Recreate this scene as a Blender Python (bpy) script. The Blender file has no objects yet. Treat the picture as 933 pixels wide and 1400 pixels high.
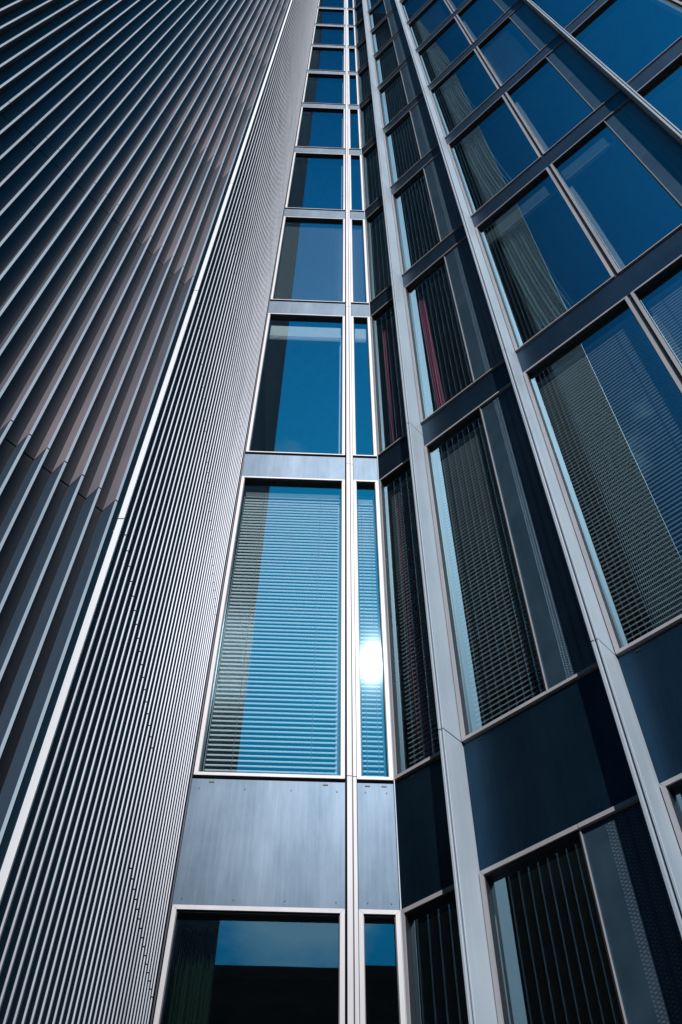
import bpy, bmesh, math, random
from mathutils import Matrix, Vector
random.seed(7)
scene = bpy.context.scene
C = scene.collection
S = 4.65          # metres from the camera to the glazed front
EYE = 1.6         # camera height
def Z(z): return EYE + S * z
R = math.radians

# ------------------------------------------------------------------ materials
def mat(name):
    m = bpy.data.materials.new(name); m.use_nodes = True
    nt = m.node_tree; nt.nodes.clear()
    return m, nt, nt.nodes.new('ShaderNodeOutputMaterial')
def N(nt, kind, **kw):
    n = nt.nodes.new(kind)
    for k, v in kw.items():
        if k in n.inputs: n.inputs[k].default_value = v
        else: setattr(n, k, v)
    return n
def ramp(nt, stops):
    r = nt.nodes.new('ShaderNodeValToRGB'); e = r.color_ramp.elements
    e[0].position, e[0].color = stops[0][0], (*stops[0][1], 1)
    e[1].position, e[1].color = stops[-1][0], (*stops[-1][1], 1)
    for p, c in stops[1:-1]:
        x = e.new(p); x.color = (*c, 1)
    return r

def metal(name, lo, hi, rough=(.3, .45), metallic=.8, scale=(6, 6, .6), bump=.0, streak=.5, patch=None):
    """brushed, weathered anodised sheet: fine vertical grain, broad stains"""
    m, nt, out = mat(name); L = nt.links.new
    tc = N(nt, 'ShaderNodeTexCoord')
    mp = N(nt, 'ShaderNodeMapping'); mp.inputs['Scale'].default_value = scale
    L(tc.outputs['Object'], mp.inputs['Vector'])
    n1 = N(nt, 'ShaderNodeTexNoise', Scale=1.0, Detail=7.0, Roughness=.62); L(mp.outputs[0], n1.inputs['Vector'])
    mp2 = N(nt, 'ShaderNodeMapping'); mp2.inputs['Scale'].default_value = (scale[0]*14, scale[1]*14, scale[2]*2.5)
    L(tc.outputs['Object'], mp2.inputs['Vector'])
    n2 = N(nt, 'ShaderNodeTexNoise', Scale=1.0, Detail=4.0, Roughness=.6); L(mp2.outputs[0], n2.inputs['Vector'])
    n3 = N(nt, 'ShaderNodeTexNoise', Scale=1.7, Detail=5.0, Roughness=.55); L(tc.outputs['Object'], n3.inputs['Vector'])
    a = N(nt, 'ShaderNodeMath', operation='MULTIPLY_ADD'); L(n2.outputs['Fac'], a.inputs[0]); a.inputs[1].default_value = streak
    L(n1.outputs['Fac'], a.inputs[2])
    b = N(nt, 'ShaderNodeMath', operation='MULTIPLY_ADD'); L(n3.outputs['Fac'], b.inputs[0]); b.inputs[1].default_value = .6
    L(a.outputs[0], b.inputs[2])
    lo_, hi_ = .5 + streak*.5 + .3 - .33, .5 + streak*.5 + .3 + .33
    mr = N(nt, 'ShaderNodeMapRange'); mr.inputs['From Min'].default_value = lo_; mr.inputs['From Max'].default_value = hi_
    L(b.outputs[0], mr.inputs['Value'])
    r = ramp(nt, [(0, lo), (1, hi)]); L(mr.outputs[0], r.inputs[0])
    p = N(nt, 'ShaderNodeBsdfPrincipled'); p.inputs['Metallic'].default_value = metallic
    L(r.outputs[0], p.inputs['Base Color'])
    rr = N(nt, 'ShaderNodeMapRange'); rr.inputs['To Min'].default_value = rough[0]; rr.inputs['To Max'].default_value = rough[1]
    L(n3.outputs['Fac'], rr.inputs['Value']); L(rr.outputs[0], p.inputs['Roughness'])
    if bump:
        bp = N(nt, 'ShaderNodeBump', Strength=bump, Distance=.01)
        L(n2.outputs['Fac'], bp.inputs['Height']); L(bp.outputs[0], p.inputs['Normal'])
    L(p.outputs[0], out.inputs[0])
    return m

M = {}
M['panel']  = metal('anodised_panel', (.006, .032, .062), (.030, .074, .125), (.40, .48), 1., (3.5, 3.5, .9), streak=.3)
M['panel_lit'] = metal('sunlit_anodised_panel', (.020, .032, .046), (.060, .078, .100), (.40, .48), 1., (3.5, 3.5, .9), streak=.35)  # same panel metal, greyer and lighter to paint in the sun on the front
M['frame']  = metal('light_frame_metal', (.30, .295, .315), (.49, .48, .50), (.45, .55), .15, (3, 3, .4), streak=.3)
M['pillar'] = metal('pillar_metal', (.31, .38, .45), (.49, .56, .63), (.55, .65), .1, (3, 3, .35), streak=.3)
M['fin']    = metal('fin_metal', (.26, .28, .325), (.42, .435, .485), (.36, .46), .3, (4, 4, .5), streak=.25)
M['dfin']   = metal('painted_sheen_fin_metal', (.027, .056, .098), (.072, .112, .165), (.5, .62), .2, (4, 4, .5), streak=.25)
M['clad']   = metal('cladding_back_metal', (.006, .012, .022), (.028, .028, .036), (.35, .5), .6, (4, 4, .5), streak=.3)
M['strip']  = metal('lit_edge_metal', (.46, .48, .52), (.60, .62, .66), (.5, .6), .1, (4, 4, .4), streak=.25)  # fin metal lightened for the corner fin, its full sun put into the colour
M['tip']    = metal('fin_edge_metal', (.32, .40, .48), (.46, .56, .65), (.7, .8), 0., (4, 4, .4), streak=.25)

[n for n in M['tip'].node_tree.nodes if n.type == 'BSDF_PRINCIPLED'][0].inputs['Specular IOR Level'].default_value = .1
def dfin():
    # bluish fin metal; rosy reflected sheen painted into its colour, strongest above each joint
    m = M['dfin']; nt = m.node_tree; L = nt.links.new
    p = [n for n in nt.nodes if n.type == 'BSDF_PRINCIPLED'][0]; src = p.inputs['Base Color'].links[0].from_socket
    at = N(nt, 'ShaderNodeAttribute', attribute_name='painted_sheen'); tc = N(nt, 'ShaderNodeTexCoord')
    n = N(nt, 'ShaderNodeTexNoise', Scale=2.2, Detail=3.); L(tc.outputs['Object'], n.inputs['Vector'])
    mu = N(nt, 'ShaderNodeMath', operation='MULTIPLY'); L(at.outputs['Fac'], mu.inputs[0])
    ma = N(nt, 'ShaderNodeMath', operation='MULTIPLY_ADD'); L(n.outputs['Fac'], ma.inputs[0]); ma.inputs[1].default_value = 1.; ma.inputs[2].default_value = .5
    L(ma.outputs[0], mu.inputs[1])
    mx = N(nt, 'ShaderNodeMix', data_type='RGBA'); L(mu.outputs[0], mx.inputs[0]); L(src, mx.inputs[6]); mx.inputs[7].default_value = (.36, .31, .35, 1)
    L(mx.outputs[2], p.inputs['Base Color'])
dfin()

def plain(name, col, rough=.6, metallic=0., noise=.12, scale=8.):
    m, nt, out = mat(name); L = nt.links.new
    tc = N(nt, 'ShaderNodeTexCoord'); n = N(nt, 'ShaderNodeTexNoise', Scale=scale, Detail=5.)
    L(tc.outputs['Object'], n.inputs['Vector'])
    r = ramp(nt, [(.3, tuple(c*(1-noise) for c in col)), (.7, tuple(min(1, c*(1+noise)) for c in col))])
    L(n.outputs['Fac'], r.inputs[0])
    p = N(nt, 'ShaderNodeBsdfPrincipled', Roughness=rough, Metallic=metallic); L(r.outputs[0], p.inputs['Base Color'])
    L(p.outputs[0], out.inputs[0]); return m
M['black'] = plain('black_gasket', (.012, .013, .016), .5)
M['ceiling'] = plain('ceiling_paint', (.30, .32, .33), .8)
M['post'] = plain('post_paint', (.55, .57, .57), .6)
M['core'] = plain('interior_wall', (.05, .055, .06), .8)
M['floor'] = plain('interior_carpet', (.06, .06, .065), .9)
M['roof'] = plain('roof_gravel', (.2, .2, .2), .9)

def glass():
    m, nt, out = mat('coated_glass'); L = nt.links.new
    tr = N(nt, 'ShaderNodeBsdfTransparent'); tr.inputs[0].default_value = (.84, .97, 1., 1)
    g = N(nt, 'ShaderNodeBsdfGlossy', Roughness=0.); g.inputs[0].default_value = (.50, .80, .95, 1)
    gd = N(nt, 'ShaderNodeBsdfGlossy', Roughness=.07); gd.inputs[0].default_value = (.6, .85, 1., 1)
    tc = N(nt, 'ShaderNodeTexCoord')
    nz = N(nt, 'ShaderNodeTexNoise', Scale=1.1, Detail=2.); L(tc.outputs['Object'], nz.inputs['Vector'])
    bp = N(nt, 'ShaderNodeBump', Strength=.012, Distance=.02); L(nz.outputs['Fac'], bp.inputs['Height'])
    L(bp.outputs[0], g.inputs['Normal'])
    lw = N(nt, 'ShaderNodeLayerWeight', Blend=.3)
    mr = N(nt, 'ShaderNodeMapRange'); mr.inputs['To Min'].default_value = .22; mr.inputs['To Max'].default_value = .95
    L(lw.outputs['Facing'], mr.inputs['Value'])
    dust = N(nt, 'ShaderNodeMixShader'); dust.inputs[0].default_value = .006
    L(g.outputs[0], dust.inputs[1]); L(gd.outputs[0], dust.inputs[2])
    mx = N(nt, 'ShaderNodeMixShader'); L(mr.outputs[0], mx.inputs[0]); L(tr.outputs[0], mx.inputs[1]); L(dust.outputs[0], mx.inputs[2])
    L(mx.outputs[0], out.inputs[0]); return m
M['glass'] = glass()

def blindmat():
    m, nt, out = mat('blind_slats'); L = nt.links.new
    d = N(nt, 'ShaderNodeBsdfPrincipled', Roughness=.45); d.inputs['Base Color'].default_value = (.85, .85, .84, 1)
    tc = N(nt, 'ShaderNodeTexCoord'); n = N(nt, 'ShaderNodeTexNoise', Scale=3., Detail=3.); L(tc.outputs['Object'], n.inputs['Vector'])
    r = ramp(nt, [(.3, (.80, .82, .82)), (.7, (.92, .93, .93))]); L(n.outputs['Fac'], r.inputs[0]); L(r.outputs[0], d.inputs['Base Color'])
    t = N(nt, 'ShaderNodeBsdfTranslucent'); t.inputs[0].default_value = (.98, .98, .98, 1)
    mx = N(nt, 'ShaderNodeMixShader'); mx.inputs[0].default_value = .85
    L(d.outputs[0], mx.inputs[1]); L(t.outputs[0], mx.inputs[2]); L(mx.outputs[0], out.inputs[0]); return m
M['blind'] = blindmat()
M['blind_shade'] = M['blind'].copy(); M['blind_shade'].name = 'shaded_blind_slats'  # same slats, darkened to paint in the dimmer light on the angled wall
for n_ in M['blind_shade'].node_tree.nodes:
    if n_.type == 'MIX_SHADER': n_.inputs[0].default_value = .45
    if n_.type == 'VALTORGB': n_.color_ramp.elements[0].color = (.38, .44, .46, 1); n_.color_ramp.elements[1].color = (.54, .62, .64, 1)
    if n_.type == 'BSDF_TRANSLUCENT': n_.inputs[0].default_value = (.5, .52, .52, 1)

def curtainmat():
    m, nt, out = mat('curtain_cloth'); L = nt.links.new
    tc = N(nt, 'ShaderNodeTexCoord'); mp = N(nt, 'ShaderNodeMapping'); mp.inputs['Scale'].default_value = (60, 60, 1.2)
    L(tc.outputs['Object'], mp.inputs[0]); n = N(nt, 'ShaderNodeTexNoise', Scale=1., Detail=4.); L(mp.outputs[0], n.inputs['Vector'])
    r = ramp(nt, [(.3, (.11, .17, .165)), (.7, (.28, .36, .33))]); L(n.outputs['Fac'], r.inputs[0])
    d = N(nt, 'ShaderNodeBsdfDiffuse'); L(r.outputs[0], d.inputs[0])
    t = N(nt, 'ShaderNodeBsdfTranslucent'); L(r.outputs[0], t.inputs[0])
    mx = N(nt, 'ShaderNodeMixShader'); mx.inputs[0].default_value = .3
    L(d.outputs[0], mx.inputs[1]); L(t.outputs[0], mx.inputs[2]); L(mx.outputs[0], out.inputs[0]); return m
M['curtain'] = curtainmat()

def perfmat():
    """grey sheet with four columns of short punched slots (object x = across, z = up, metres)"""
    m, nt, out = mat('punched_panel'); L = nt.links.new
    tc = N(nt, 'ShaderNodeTexCoord'); sp = N(nt, 'ShaderNodeSeparateXYZ'); L(tc.outputs['Object'], sp.inputs[0])
    def mth(op, a, b=None, c=None):
        n = N(nt, 'ShaderNodeMath', operation=op)
        for i, v in enumerate((a, b, c)):
            if v is None: continue
            if isinstance(v, (int, float)): n.inputs[i].default_value = v
            else: L(v, n.inputs[i])
        return n.outputs[0]
    x, z = sp.outputs[0], sp.outputs[2]
    xs = mth('SUBTRACT', x, .125)
    col = mth('DIVIDE', xs, .062); fr = mth('FRACT', col)
    incol = mth('MULTIPLY', mth('GREATER_THAN', fr, .16), mth('LESS_THAN', fr, .84))
    rng = mth('GREATER_THAN', xs, 0.)
    sub = mth('GREATER_THAN', mth('FRACT', mth('MULTIPLY', fr, 3.)), .22)
    off = mth('MULTIPLY', mth('FLOOR', mth('MULTIPLY', fr, 3.)), .5)
    row = mth('LESS_THAN', mth('FRACT', mth('ADD', mth('DIVIDE', z, .019), off)), .5)
    hole = mth('MULTIPLY', mth('MULTIPLY', incol, rng), mth('MULTIPLY', row, sub))
    n = N(nt, 'ShaderNodeTexNoise', Scale=5., Detail=5.); L(tc.outputs['Object'], n.inputs['Vector'])
    r = ramp(nt, [(.3, (.035, .08, .12)), (.7, (.065, .12, .17))]); L(n.outputs['Fac'], r.inputs[0])
    mix = N(nt, 'ShaderNodeMix', data_type='RGBA'); L(hole, mix.inputs[0]); L(r.outputs[0], mix.inputs[6]); mix.inputs[7].default_value = (.14, .19, .25, 1)  # slots coloured lighter, painting in the light their lips catch
    p = N(nt, 'ShaderNodeBsdfPrincipled', Roughness=.36, Metallic=.6); L(mix.outputs[2], p.inputs['Base Color'])
    bp = N(nt, 'ShaderNodeBump', Strength=.5, Distance=.004, invert=True); L(hole, bp.inputs['Height']); L(bp.outputs[0], p.inputs['Normal'])
    L(p.outputs[0], out.inputs[0]); return m
M['perf'] = perfmat()

# ------------------------------------------------------------------ frames of the four walls
r2 = math.sqrt(.5)
OFF = .783
def frame(origin, right):
    rx, ry = right
    return Matrix(((rx, -ry, 0, origin[0]*S), (ry, rx, 0, origin[1]*S), (0, 0, 1, 0), (0, 0, 0, 1)))
FA = frame((0, 1), (1, 0))
FF = frame((OFF*r2, OFF*r2), (r2, -r2))       # s = -t
FC = frame((-.158, 0), (0, 1))
FD = frame((-.4175*r2, .4175*r2), (r2, r2))

class MB:
    def __init__(s): s.v = []; s.f = []
    def box(s, x0, x1, y0, y1, z0, z1):
        b = len(s.v)
        s.v += [(x0,y0,z0),(x1,y0,z0),(x1,y1,z0),(x0,y1,z0),(x0,y0,z1),(x1,y0,z1),(x1,y1,z1),(x0,y1,z1)]
        s.f += [tuple(b+i for i in q) for q in ((0,3,2,1),(4,5,6,7),(0,1,5,4),(1,2,6,5),(2,3,7,6),(3,0,4,7))]
        return s
    def quad(s, a, b_, c, d):
        b = len(s.v); s.v += [a, b_, c, d]; s.f.append((b, b+1, b+2, b+3)); return s
    def prism(s, pts, z0, z1):
        b = len(s.v); n = len(pts)
        s.v += [(x, y, z0) for x, y in pts] + [(x, y, z1) for x, y in pts]
        s.f.append(tuple(b+i for i in reversed(range(n)))); s.f.append(tuple(b+n+i for i in range(n)))
        for i in range(n):
            j = (i+1) % n; s.f.append((b+i, b+j, b+n+j, b+n+i))
        return s
    def build(s, name, m, parent=None, mw=None, bevel=0):
        me = bpy.data.meshes.new(name); me.from_pydata(s.v, [], s.f); me.update()
        if bevel:
            bm = bmesh.new(); bm.from_mesh(me)
            bmesh.ops.bevel(bm, geom=[e for e in bm.edges if e.is_manifold], offset=bevel, segments=1, affect='EDGES', clamp_overlap=True)
            bm.to_mesh(me); bm.free()
        me.materials.append(m)
        o = bpy.data.objects.new(name, me); C.objects.link(o)
        place(o, parent, mw); return o
WORLD = {}
def place(o, parent, mw):
    mw = mw if mw is not None else Matrix()
    WORLD[o] = mw
    if parent is not None:
        o.parent = parent; o.matrix_local = WORLD[parent].inverted() @ mw
    else: o.matrix_world = mw
def empty(name, loc, label, cat):
    o = bpy.data.objects.new(name, None); C.objects.link(o); o.empty_display_size = .5
    place(o, None, Matrix.Translation(loc)); o['label'] = label; o['category'] = cat; return o
def T(fr, x, z=0., y=0.): return fr @ Matrix.Translation((x, y, z))

# ------------------------------------------------------------------ levels
PER = .7525
levels = [(-.33, .585), (.767, 1.466)] + [(1.553 + PER*k, 1.466 + PER*(k+1)) for k in range(10)]
TOP = levels[-1][1]                    # glass top
bands = [(.585, .767)] + [(1.466 + PER*k, 1.553 + PER*k) for k in range(10)]

tower = empty('glass_office_tower', (0.5*S, 1.2*S, 0), 'glass office tower with tall windows, pale pillars and dark spandrels at centre and right', 'office tower')

# bays: (face, s0, s1, kind)
F0 = -.6312                            # concave corner on the angled wall
bays_A = [(-.1565, .0420), (.0580, .1060)]
P1, P2, P3, P4 = -.5170, -.2886, .1607, .61
bays_F = [(F0+.0012, -.5245), (P1+.0015, -.3857), (P2+.0015, -.0722), (-.0656, .0815), (P3+.0015, .3773), (.3839, .533)]
perfs = [(-.3850, -.2975), (.0820, .1525), (.5345, .602)]
columns = [('A', FA, *b) for b in bays_A] + [('F', FF, *b) for b in bays_F]

def FHS(zi): return (FW, FW) if zi == 0 else ((FW*.9, FW*.75) if zi == 1 else (FW*.5, FW*.65))
FW = .0054*S      # width of a window frame profile
def window(fr, s0, s1, z0, z1, slim=False, fh=None, zi_=0):
    w = (s1-s0)*S; h = (z1-z0)*S
    mw = T(fr, s0*S, Z(z0))
    f = min(FW, w*.12); b = MB(); fo, fi = -.016, .034; fr_ = .003 if slim else f
    # mitred frame: four trapezoid bars
    def bar(p, fo=fo, fi=fi):   # p: four (x,z) corners
        k = len(b.v)
        b.v += [(x, fo, z) for x, z in p] + [(x, fi, z) for x, z in p]
        b.f += [(k,k+1,k+2,k+3),(k+7,k+6,k+5,k+4),(k,k+4,k+5,k+1),(k+1,k+5,k+6,k+2),(k+2,k+6,k+7,k+3),(k+3,k+7,k+4,k)]
    g = .0008; fb, ft = fh or (f, f)
    bar([(g,0),(w-g,0),(w-fr_-g,fb),(f+g,fb)]); bar([(f+g,h-ft),(w-fr_-g,h-ft),(w-g,h),(g,h)])
    bar([(0,g),(f,fb+g),(f,h-ft-g),(0,h-g)]); (bar([(w-f,fb+g),(w,g),(w,h-g),(w-f,h-ft-g)]) if not slim else bar([(w-.003,fb+g),(w,fb+g),(w,h-ft-g),(w-.003,h-ft-g)], 0, .003))
    o = b.build('window', M['frame'], tower, mw)
    rx, rz = random.gauss(0, .0011)*w, random.gauss(0, .0009)*h      # no two panes hang quite true
    if fr is FA and zi_ == 1: rx = rz = 0
    q = MB(); q.quad((f+.001, .030-rx-rz, fb+.001), (w-fr_, .030+rx-rz, fb+.001), (w-fr_, .030+rx+rz, h-ft-.001), (f+.001, .030-rx+rz, h-ft-.001))
    pn = q.build('pane', M['glass'], o, mw)
    gk = MB(); e = .010        # dark gasket around the pane
    y0, y1 = -.006, .029
    gk.box(f, f+e*.5, y0, y1, fb, h-ft).box(w-fr_-e*.5, w-fr_, y0, y1, fb, h-ft).box(f+e*.5, w-fr_-e*.5, y0, y1, h-ft-e, h-ft).box(f+e*.5, w-fr_-e*.5, y0, y1, f, f+e*.5)
    gk.build('gasket', M['black'], o, mw)
    return o
for zi, (z0, z1) in enumerate(levels):
    for (fc, fr, s0, s1) in columns:
        window(fr, s0, s1, z0, z1, fc == 'F' and abs(s1+.3857) < .001 or fc == 'F' and abs(s1-.0815) < .001, FHS(zi), zi)

# spandrels and narrow floor bands, one panel per bay
def spandrel(fr, s0, s1, z0, z1, tall):
    w = (s1-s0)*S; h = (z1-z0)*S; mw = T(fr, s0*S, Z(z0)); b = MB()
    b.box(0, w, 0, .03, .004, h-.016)
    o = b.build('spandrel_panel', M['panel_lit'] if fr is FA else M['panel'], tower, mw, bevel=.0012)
    if tall:
        rv = MB(); n = max(2, round(w/.22))
        for i in range(n):
            x = .05 + (w-.1)*i/(n-1)
            for zz in (.045, h-.085):
                k = len(rv.v); rr = .0045
                rv.v += [(x+rr*math.cos(a*math.pi/4), -.0025, zz+rr*math.sin(a*math.pi/4)) for a in range(8)]
                rv.f.append(tuple(k+a for a in range(8)))
        xs = [.12, w-.12] if w > .5 else [w*.28, w*.72]
        for x in xs:
            rv.box(x-.016, x+.016, -.003, -.001, h-.042, h-.033)
        rv.build('rivet', M['black'], o, mw)
    return o
span_cols = [(FA, -.158, .0425), (FA, .0580, .1072), (FF, F0+.001, -.5240), (FF, P1+.0008, P2-.0096),
             (FF, P2+.0008, .1512), (FF, P3+.0008, .601)]
for i, (z0, z1) in enumerate(bands):
    for (fr, s0, s1) in span_cols: spandrel(fr, s0, s1, z0, z1, i == 0)
# backing behind panels (dark, closes every gap)
for i, (z0, z1) in enumerate(bands):
    for (fr, s0, s1) in [(FA, -.158, .107), (FF, F0, .61)]:
        b = MB(); b.box(s0*S, s1*S, .035, .16, Z(z0)+.002, Z(z1)-.002); b.build('floor_edge', M['core'], tower, fr)

# horizontal trims that carry on past the windows over the punched panels
for zi, (z0, z1) in enumerate(levels):
    for (s0, s1) in perfs:
        fb, ft = FHS(zi)
        w = (s1-s0)*S; h = (z1-z0)*S; mw = T(FF, s0*S, Z(z0))
        b = MB(); b.box(0, w, .004, .02, fb, h-ft)
        p = b.build('punched_panel', M['perf'], tower, mw)
        b = MB(); b.box(.0, w, -.016, .012, 0, fb-.001).box(.0, w, -.016, .012, h-ft+.001, h)
        b.box(-.003, .002, -.006, .0035, fb, h-ft)
        b.build('trim', M['frame'], p, mw)

# pillars: deep blades with a grooved front
seg = [-.344, .30, .767] + [1.553 + PER*k - .04 for k in range(10)] + [TOP + .12]
def pillar(s_right, width):
    s_left = s_right - width
    d = .0395*S
    for (a, b_) in zip(seg[:-1], seg[1:]):
        if b_ - a < .01: continue
        m = MB(); z0, z1 = Z(a)+.003, Z(b_)-.003
        xl, xr = s_left*S, s_right*S; w = xr-xl
        m.box(xr-w*.30, xr, -d+.001, .10, z0, z1)            # near plate
        m.box(xl, xl+w*.44, -d-.004, .10, z0, z1)            # far plate, a touch proud
        o = m.build('pillar', M['pillar'], tower, FF, bevel=.0015)
    g = MB(); g.box(s_left*S+.004, s_right*S-.003, -d+.03, .09, Z(seg[0])+.01, Z(seg[-1])-.01)
    g.build('pillar_core', M['black'], tower, FF)
for P in (P1, P2, P3, P4): pillar(P, .0088 if P != P1 else .0072)

# mullions: twin strips
def mullion(fr, s0, s1, d, cl=.44, cr=.58):
    w = (s1-s0)*S
    for (a, b_) in zip(seg[:-1], seg[1:]):
        if b_ - a < .01: continue
        z0, z1 = Z(a)+.0015, Z(b_)-.0015; m = MB()
        m.box(s0*S, s0*S+w*cl, -d, .05, z0, z1).box(s0*S+w*cr, s1*S, -d+.006, .05, z0, z1)
        m.build('mullion', M['frame'], tower, fr, bevel=.0015)
    g = MB(); g.box(s0*S+.002, s1*S-.002, -d+.022, .045, Z(seg[0])+.01, Z(seg[-1])-.01); g.build('mullion_core', M['black'], tower, fr)
mullion(FA, .0445, .0572, .045, .52, .62)
for fr, s0, s1 in ((FF, -.0722, -.0656), (FF, .3773, .3839)):        # dark recess between paired windows
    for (z0, z1) in levels:
        g = MB(); g.box(s0*S+.001, s1*S-.001, .008, .04, Z(z0), Z(z1)); g.build('mullion', M['black'], tower, fr)
for fr, s0, s1 in ((FF, -.078, -.052), (FF, .371, .397), (FA, .0300, .0665)):   # pale posts just inside, on the upper floors
    for (z0, z1) in levels[1:]:
        g = MB(); g.box(s0*S, s1*S, .13, .24, Z(z0)-.02, Z(z1)-.22); g.build('interior_post', M['post'], tower, fr)
# concave corner post
b = MB(); b.prism([(.1062*S, S-.020), (.1075*S, S-.020), (.1085*S, S+.05), (.1062*S, S+.05)], Z(-.344), Z(TOP+.1))
b.build('corner_post', M['pillar'], tower, Matrix())

# interior: floors, ceilings, core wall.  footprint behind the glazed walls
def F_pt(s, y): # local face coords -> world xy
    v = FF @ Vector((s*S, y, 0)); return (v.x, v.y)
ring = [(-.17*S, S+.17), (.104*S, S+.17), F_pt(.62, .17), F_pt(.62, 6.0), (-.17*S, S+9.5)]
for i, (z0, z1) in enumerate(bands):
    b = MB(); b.prism(ring, Z(z0)+.02, Z(z1)-.02); b.build('floor_slab', M['ceiling'], tower, Matrix())
b = MB(); b.prism([(-.17*S, S+.0), (.107*S, S+.0), F_pt(F0+.01, .0), F_pt(.62, 0), F_pt(.62, 6.0), (-.17*S, S+9.5)], Z(TOP)+.002, Z(TOP)+.7)
b.build('parapet', M['panel'], tower, Matrix())
b = MB(); b.prism([(-.17*S, S+3.2), (.30*S, S+3.2), F_pt(.55, 3.2), F_pt(.55, 5.9), (-.17*S+.05, S+9.3)], 0, Z(TOP)); b.build('core_wall', M['core'], tower, Matrix())
b = MB(); b.box(-.172*S-.02, -.172*S+.02, S+.05, S+9.4, 0, Z(TOP)); b.build('party_wall', M['core'], tower, Matrix())
e0 = F_pt(.622, -.02); e1 = F_pt(.622, 6.1); e2 = F_pt(.63, 6.1); e3 = F_pt(.63, -.02)
b = MB(); b.prism([e0, e3, e2, e1], 0, Z(TOP)+.6); b.build('end_wall', M['panel'], tower, Matrix())
b = MB(); b.box(-.158*S, .107*S, -.01, .16, 0, Z(-.33)); b.build('plinth', M['panel'], tower, FA)
b = MB(); b.box(F0*S, .61*S, -.01, .16, 0, Z(-.33)); b.build('plinth', M['panel'], tower, FF)

# ------------------------------------------------------------------ ribbed tower
rib = empty('ribbed_metal_tower', (-.168*S-1.5, .6*S, 0), 'tower clad in closely spaced vertical metal fins, its bright corner edge rising at the left', 'tower')
PT = .0165; DEP = .0165*S; TH = .0022*S
HT = 9.6
def joints(y=None):
    js = [.589, 1.049, 1.475, 1.917, 2.35] + [2.35 + .44*k for k in range(1, 17)]
    if y is not None and .74 < y < .976: js[0] = .469
    return [-.344] + js + [HT]
def fin(fr, s, js, m, wide=TH, tip=None):
    b = MB()
    for a, c in zip(js[:-1], js[1:]):
        b.box(s*S, s*S+wide, 0, DEP, Z(a)+.0035, Z(c)-.0035)
    o = b.build('fin', m, rib, fr)
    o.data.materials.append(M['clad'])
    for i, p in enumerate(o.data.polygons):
        if i % 6 == 3: p.material_index = 1  # far side of the fin: shade painted in with the dark metal
    if tip:
        me = o.data; at = me.attributes.new('painted_sheen', 'FLOAT', 'POINT'); k_ = random.uniform(.8, 1.) * max(0., min(1., (s + .02) / .13))
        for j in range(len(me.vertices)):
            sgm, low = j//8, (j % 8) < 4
            at.data[j].value = k_ if (low and sgm > 0) else (.15*k_ if sgm else 0.)  # rosy sheen painted in at each segment's foot, fading upward
        o.data.materials.append(tip)
        for i, p in enumerate(o.data.polygons):
            if i % 6 == 2: p.material_index = 2
    return o
k = 0
nC = 34
for i in range(nC):
    y = .4457 + PT*i
    if i == nC-1: continue
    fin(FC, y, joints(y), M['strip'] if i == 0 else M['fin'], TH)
nD = 30
for i in range(nD):
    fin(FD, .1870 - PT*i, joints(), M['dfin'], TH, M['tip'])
UEND = .1870 - PT*(nD-1) - .004
# cladding back sheets
def sheet(fr, s0, s1, js):
    b = MB()
    for a, c in zip(js[:-1], js[1:]): b.box(s0*S, s1*S, DEP+.0005, DEP+.03, Z(a)+.004, Z(c)-.004)
    b.build('cladding_sheet', M['clad'], rib, fr)
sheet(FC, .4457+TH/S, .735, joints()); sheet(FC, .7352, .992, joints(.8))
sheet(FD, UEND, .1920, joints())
# body of the tower
c1 = (-.1745*S-.04, .4475*S+.0); 
u1 = FD @ Vector((.185*S, DEP+.04, 0)); u0 = FD @ Vector((UEND*S, DEP+.04, 0)); u2 = FD @ Vector((UEND*S, 5.5, 0))
b = MB(); b.prism([(-.1745*S-.04, .9985*S), (u2.x, .9985*S), (u2.x, u2.y), (u0.x, u0.y), (u1.x, u1.y), (-.1745*S-.04, .462*S)], 0, Z(HT))
b.build('wall', M['black'], rib, Matrix())
b = MB(); b.box(UEND*S-.03, UEND*S, -.0, 5.4, 0, Z(HT)); b.build('side_wall', M['clad'], rib, FD)
# slim dark closer next to the first glazed bay
b = MB(); b.box(-.1745*S, -.1582*S, -.008, .03, Z(-.344), Z(HT)); b.build('edge_closer', M['clad'], rib, FA)

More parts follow.
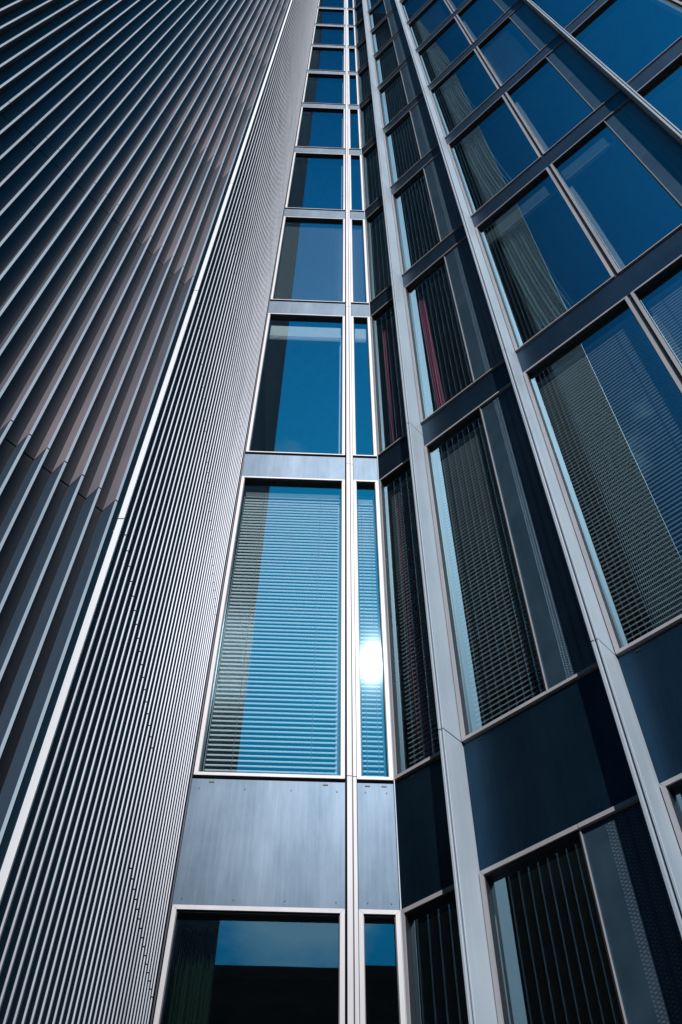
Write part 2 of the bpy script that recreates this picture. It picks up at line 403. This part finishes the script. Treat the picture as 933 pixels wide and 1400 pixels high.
# ------------------------------------------------------------------ blinds and curtains
def blind(fr, s0, s1, z0, z1, label, drop=1., tilt=0., pitch=.040, width=None, top_gap=.03, depth=.10):
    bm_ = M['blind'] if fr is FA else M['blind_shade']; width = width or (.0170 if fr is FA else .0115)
    w = (s1-s0)*S; mw = T(fr, s0*S, Z(z0)); h = (z1-z0)*S
    g = FW + .02; b = MB()
    x0, x1 = g, w-g
    zt = h - FW - top_gap*S
    zb = FW + .015 if drop >= 1 else zt - (h-2*FW)*drop
    n = int((zt-zb)/pitch); ct, st = math.cos(tilt), math.sin(tilt)
    for i in range(n):
        z = zt - i*pitch + random.uniform(-.0008, .0008); sg = random.uniform(-.0012, .0012); a = width/2
        # slightly cambered slat, two facets
        p = [(-a*ct, -a*st), (0, .0025), (a*ct, a*st)]
        for (ya, za), (yb, zb2) in zip(p[:-1], p[1:]):
            b.quad((x0, depth+ya, z+za), (x1, depth+ya, z+za+sg), (x1, depth+yb, z+zb2+sg), (x0, depth+yb, z+zb2))
    o = bpy.data.objects.new('venetian_blind', None); C.objects.link(o); place(o, None, mw)
    o['label'] = label; o['category'] = 'blind'; o['group'] = 'venetian blinds behind the tower windows'
    b.build('slats', bm_, o, mw)
    c = MB(); r = .0014
    for fx in ((.2, .8) if w > .35 else (.22, .78)):
        x = x0 + (x1-x0)*fx
        c.box(x-r, x+r, depth-a-.003, depth-a-.001, zb, zt+.03).box(x-r, x+r, depth+a+.001, depth+a+.003, zb, zt+.03)
    c.build('cord', M['black'], o, mw)
    c = MB(); c.box(x0, x1, depth-.02, depth+.02, zt+.02, zt+.05).box(x0, x1, depth-.013, depth+.013, zb-.012, zb-.002)
    c.build('rail', M['blind'], o, mw)
    c = MB(); c.box(x1+.004, x1+.010, depth-.006, depth+.006, zb, zt) if fr is FF else c.box(x1+.004, x1+.010, depth-.006, depth+.006, zb, zt).box(x0-.010, x0-.004, depth-.006, depth+.006, zb, zt)
    c.build('side_guide', M['blind'], o, mw)
    return o
L1 = levels[1]
nm = ['blind lowered in the wide centre window above the grey spandrel', 'blind lowered in the slim centre window right of the mullion, with the sun glint',
      'blind in the dark slim window left of the first pillar', 'blind in the dark window between the first and second pillars',
      'blind filling the large window right of the second pillar', 'blind at the right edge past the twin mullion']
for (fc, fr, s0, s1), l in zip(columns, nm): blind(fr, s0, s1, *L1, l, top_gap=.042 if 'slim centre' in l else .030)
for ci, l in ((0, 'half closed blind in the third wide centre window up'), (1, 'half closed blind in the third slim centre window up')):
    fc, fr, s0, s1 = columns[ci]; blind(fr, s0, s1, *levels[3], l, tilt=R(-72), pitch=.028, width=.027, top_gap=.012)
fc, fr, s0, s1 = columns[4]; blind(fr, s0, s1, *levels[6], 'blind high up in the window sixth up right of the second pillar', tilt=R(-68), pitch=.03, width=.022)
fc, fr, s0, s1 = columns[5]; blind(fr, s0, s1, *levels[4], 'closed blind high up right of the twin mullion', tilt=R(-68), pitch=.03, width=.022)
# raised blinds: a stack of slats under the head
def raised(fr, s0, s1, z0, z1, label):
    w = (s1-s0)*S; h = (z1-z0)*S; mw = T(fr, s0*S, Z(z0)); b = MB(); x0, x1 = FW+.02, w-FW-.02
    o = bpy.data.objects.new('venetian_blind', None); C.objects.link(o); place(o, None, mw)
    o['label'] = label; o['category'] = 'blind'; o['group'] = 'raised blinds under the window heads'
    zt = h-FW-.13
    for i in range(34): b.box(x0, x1, .075, .105, zt-.008*i-.002, zt-.008*i)
    b.build('slats', (M['blind'] if fr is FA else M['blind_shade']), o, mw)
    c = MB(); c.box(x0, x1, .07, .11, zt-.30, zt-.275); c.build('rail', (M['blind'] if fr is FA else M['blind_shade']), o, mw)
for ci, l in ((0, 'raised blind stacked at the head of the second wide centre window'), (1, 'raised blind at the head of the second slim centre window'),
              (4, 'raised blind at the head of the large window right of the second pillar'), (5, 'raised blind at the head of the window just right of the twin mullion')):
    fc, fr, s0, s1 = columns[ci]; raised(fr, s0, s1, *levels[2], l)

def curtain(fr, sa, sb, z0, z1, label, lean=0.):
    w = (sb-sa)*S; h = (z1-z0)*S; mw = T(fr, sa*S, Z(z0)); me = bpy.data.meshes.new('curtain'); v = []; f = []
    nx, nz = 90, 14; ph = random.uniform(0, 6)
    for j in range(nz+1):
        tz = j/nz
        for i in range(nx+1):
            tx = i/nx
            wid = 1 - .22*math.sin(tz*math.pi*.5)
            x = w*tx*wid + lean*tz*w
            y = .16 + .022*math.sin(tx*62+ph+.6*math.sin(tz*4)) + .012*math.sin(tx*23+ph*2+tz*2)
            v.append((x, y, .03 + (h-.06)*tz))
    for j in range(nz):
        for i in range(nx):
            a = j*(nx+1)+i; f.append((a, a+1, a+nx+2, a+nx+1))
    me.from_pydata(v, [], f); me.update(); me.materials.append(M['curtain'])
    for p in me.polygons: p.use_smooth = True
    o = bpy.data.objects.new('curtain', me); C.objects.link(o); place(o, None, mw)
    o['label'] = label; o['category'] = 'curtain'; o['group'] = 'curtains drawn aside in the tower windows'
def curtain(fr, sa, sb, z0, z1, label):
    w = (sb-sa)*S; h = (z1-z0)*S; mw = T(fr, sa*S, Z(z0)); me = bpy.data.meshes.new('curtain'); v = []; f = []
    nx, nz = 110, 16; ph = random.uniform(0, 6)
    for j in range(nz+1):
        tz = j/nz
        for i in range(nx+1):
            tx = i/nx
            x = w*(tx*(1-.30*math.sin(tz*math.pi*.5)) + .26*(1-tz)**2*(1-tx) )
            y = .17 + .020*math.sin(tx*58+ph+.5*math.sin(tz*4)) + .014*math.sin(tx*21+ph*2+tz*1.5)
            v.append((x, y, .02 + (h-.05)*tz))
    for j in range(nz):
        for i in range(nx):
            a = j*(nx+1)+i; f.append((a, a+1, a+nx+2, a+nx+1))
    me.from_pydata(v, [], f); me.update(); me.materials.append(M['curtain'])
    for p in me.polygons: p.use_smooth = True
    o = bpy.data.objects.new('curtain', me); C.objects.link(o); place(o, None, mw)
    o['label'] = label; o['category'] = 'curtain'; o['group'] = 'curtains drawn aside in the tower windows'
ordn = {2: 'lowest', 3: 'second', 4: 'third', 5: 'fourth', 6: 'fifth and topmost'}
for lv in range(2, 7):
    curtain(FF, -.262 + .004*random.random(), -.168 + .02*random.random(), *levels[lv], f'grey green curtain drawn aside right of the second pillar, {ordn[lv]} of its column')

M['green'] = M['curtain'].copy(); M['green'].name = 'green_curtain_cloth'
for n_ in M['green'].node_tree.nodes:
    if n_.type == 'VALTORGB':
        n_.color_ramp.elements[0].color = (.010, .028, .018, 1); n_.color_ramp.elements[1].color = (.035, .065, .032, 1)
curtain(FA, -.148, -.088, *levels[0], 'dark green curtain at the left of the wide ground floor window')
o = [x for x in C.objects if str(x.get('label', '')).startswith('dark green curtain')][0]
o.data.materials.clear(); o.data.materials.append(M['green']); del o['group']
M['pink'] = M['curtain'].copy(); M['pink'].name = 'pink_curtain_cloth'
for n_ in M['pink'].node_tree.nodes:
    if n_.type == 'VALTORGB':
        n_.color_ramp.elements[0].color = (.70, .20, .30, 1); n_.color_ramp.elements[1].color = (.85, .34, .46, 1)
for s0, s1, lv, l in ((-.500, -.478, 2, 'narrow pink curtain at the left of the window between the first two pillars'),
                      (-.618, -.592, 2, 'pink curtain in the slim angled window left of the first pillar, upper of two'),
                      (-.618, -.588, 1, 'pink curtain behind the blind of the slim angled window left of the first pillar')):
    curtain(FF, s0, s1, *levels[lv], l)
    o = [x for x in C.objects if x.get('label') == l][0]
    o.data.materials.clear(); o.data.materials.append(M['pink']); o['group'] = 'narrow pink curtains'

# ------------------------------------------------------------------ ground and the building across the way
def struct(o): o['kind'] = 'structure'; return o
gm, nt, out = mat('paving'); L = nt.links.new
tc = N(nt, 'ShaderNodeTexCoord'); br = N(nt, 'ShaderNodeTexBrick', Scale=1.6); L(tc.outputs['Object'], br.inputs['Vector'])
br.inputs['Color1'].default_value = (.06, .06, .06, 1); br.inputs['Color2'].default_value = (.09, .088, .085, 1); br.inputs['Mortar'].default_value = (.03, .03, .03, 1)
br.inputs['Mortar Size'].default_value = .01
p = N(nt, 'ShaderNodeBsdfPrincipled', Roughness=.8); L(br.outputs['Color'], p.inputs['Base Color']); L(p.outputs[0], out.inputs[0])
b = MB(); b.quad((-400, -400, 0), (400, -400, 0), (400, 400, 0), (-400, 400, 0)); struct(b.build('pavement', gm))

opp = empty('dark_office_block', (0, -34, 0), 'long dark office block with a flat roof, seen only reflected in the ground floor glass', 'building')
def om(): return T(Matrix(), 0)
HB = 24.0
b = MB(); b.box(-45, 45, -46, -34, 0, HB-.6); b.build('wall', plain('dark_brick', (.035, .038, .042), .8), opp, Matrix())
b = MB(); b.box(-45.3, 45.3, -46.3, -33.7, HB-.6, HB).box(-8, 3, -44, -37, HB, HB+1.2); b.build('roof', plain('dark_roof', (.05, .05, .055), .8), opp, Matrix())
for fl in range(6):
    b = MB()
    b.box(-44, 44, -34.02, -33.99, 1.2+3.4*fl, 3.1+3.4*fl)
    b.build('window_band', plain('dark_window', (.015, .018, .022), .15), opp, Matrix())

# ------------------------------------------------------------------ light
sun_dir = Vector((.0599, -.7113, .7003)).normalized()
el = math.asin(sun_dir.z)
ld = bpy.data.lights.new('sun', 'SUN'); ld.energy = 4.8; ld.angle = R(.53); ld.color = (1, .965, .95)
sun = bpy.data.objects.new('sun', ld); C.objects.link(sun)
sun.rotation_euler = sun_dir.to_track_quat('Z', 'Y').to_euler(); sun.location = (0, -30, 40)
w = bpy.data.worlds.new('World'); scene.world = w; w.use_nodes = True
nt = w.node_tree; nt.nodes.clear(); L = nt.links.new
wo = nt.nodes.new('ShaderNodeOutputWorld'); bg = nt.nodes.new('ShaderNodeBackground')
sky = nt.nodes.new('ShaderNodeTexSky'); sky.sky_type = 'NISHITA'; sky.sun_disc = False
sky.sun_elevation = el; sky.sun_rotation = math.atan2(sun_dir.x, sun_dir.y)
sky.ozone_density = 3.0; sky.dust_density = .4; sky.air_density = 1.0
tint = nt.nodes.new('ShaderNodeMix'); tint.data_type = 'RGBA'; tint.blend_type = 'MULTIPLY'; tint.inputs[0].default_value = 1.
tint.inputs[7].default_value = (.02, .88, 1.16, 1)
pol = nt.nodes.new('ShaderNodeMix'); pol.data_type = 'RGBA'; pol.blend_type = 'MULTIPLY'; pol.inputs[0].default_value = 1.
sd = nt.nodes.new('ShaderNodeVectorMath'); sd.operation = 'DOT_PRODUCT'; sd.inputs[1].default_value = sun_dir
pr = nt.nodes.new('ShaderNodeMapRange'); pr.inputs['From Min'].default_value = .66; pr.inputs['From Max'].default_value = .97
pr.inputs['To Min'].default_value = .12; pr.inputs['To Max'].default_value = .86; pr.interpolation_type = 'SMOOTHSTEP'
L(sd.outputs['Value'], pr.inputs['Value']); L(pr.outputs[0], pol.inputs[7])
sx = nt.nodes.new('ShaderNodeSeparateXYZ'); hz = nt.nodes.new('ShaderNodeMapRange'); hz.inputs['From Min'].default_value = .25; hz.inputs['From Max'].default_value = .66
hz.inputs['To Min'].default_value = .35; hm = nt.nodes.new('ShaderNodeMath'); hm.operation = 'MULTIPLY'
L(sx.outputs[2], hz.inputs['Value']); L(pr.outputs[0], hm.inputs[0]); L(hz.outputs[0], hm.inputs[1]); L(hm.outputs[0], pol.inputs[7])
L(sky.outputs[0], pol.inputs[6]); L(pol.outputs[2], tint.inputs[6])
tc = nt.nodes.new('ShaderNodeTexCoord'); L(tc.outputs['Generated'], sd.inputs[0]); L(tc.outputs['Generated'], sx.inputs[0]); mp = nt.nodes.new('ShaderNodeMapping'); mp.inputs['Scale'].default_value = (1, 1, 2.6)
L(tc.outputs['Generated'], mp.inputs[0])
nz = nt.nodes.new('ShaderNodeTexNoise'); nz.inputs['Scale'].default_value = 3.6; nz.inputs['Detail'].default_value = 8.; nz.inputs['Roughness'].default_value = .55
L(mp.outputs[0], nz.inputs['Vector'])
cr = ramp(nt, [(.56, (0, 0, 0)), (.74, (.8, .8, .8))]); L(nz.outputs['Fac'], cr.inputs[0])
vm = nt.nodes.new('ShaderNodeVectorMath'); vm.operation = 'DOT_PRODUCT'; L(tc.outputs['Generated'], vm.inputs[0])
vm.inputs[1].default_value = Vector((.012, -.871, .490)).normalized()
bl = nt.nodes.new('ShaderNodeMapRange'); bl.inputs['From Min'].default_value = .9960; bl.inputs['From Max'].default_value = 1.0; bl.inputs['To Max'].default_value = .22
L(vm.outputs['Value'], bl.inputs['Value'])
ad = nt.nodes.new('ShaderNodeMath'); ad.operation = 'ADD'; L(nz.outputs['Fac'], ad.inputs[0]); L(bl.outputs[0], ad.inputs[1]); L(ad.outputs[0], cr.inputs[0])
cl = nt.nodes.new('ShaderNodeMix'); cl.data_type = 'RGBA'; L(cr.outputs[0], cl.inputs[0]); L(tint.outputs[2], cl.inputs[6]); cl.inputs[7].default_value = (4.0, 5.6, 6.8, 1)
L(cl.outputs[2], bg.inputs['Color']); bg.inputs['Strength'].default_value = .125
L(bg.outputs[0], wo.inputs[0])

# ------------------------------------------------------------------ camera
cd = bpy.data.cameras.new('camera'); cam = bpy.data.objects.new('camera', cd); C.objects.link(cam); scene.camera = cam
cd.sensor_fit = 'VERTICAL'; cd.sensor_height = 24; cd.sensor_width = 24; cd.lens = 24*1256.47/1400; cd.clip_start = .05; cd.clip_end = 2000
pitch, roll, yaw = R(53.741), R(.348), -R(1.997)
r_ = Vector((1, 0, 0)); f_ = Vector((0, math.cos(pitch), math.sin(pitch))); u_ = Vector((0, -math.sin(pitch), math.cos(pitch)))
c, s = math.cos(roll), math.sin(roll)
rr, uu = c*r_ + s*u_, -s*r_ + c*u_
Zr = Matrix.Rotation(yaw, 3, 'Z'); rr, uu, ff = Zr@rr, Zr@uu, Zr@f_
cam.matrix_world = Matrix(((rr.x, uu.x, -ff.x, 0), (rr.y, uu.y, -ff.y, 0), (rr.z, uu.z, -ff.z, EYE), (0, 0, 0, 1)))

scene.view_settings.view_transform = 'Standard'; scene.view_settings.look = 'None'; scene.view_settings.exposure = 0
scene.render.engine = 'CYCLES'; scene.cycles.max_bounces = 10; scene.cycles.transparent_max_bounces = 12; scene.cycles.sample_clamp_indirect = 4; scene.cycles.caustics_reflective = False
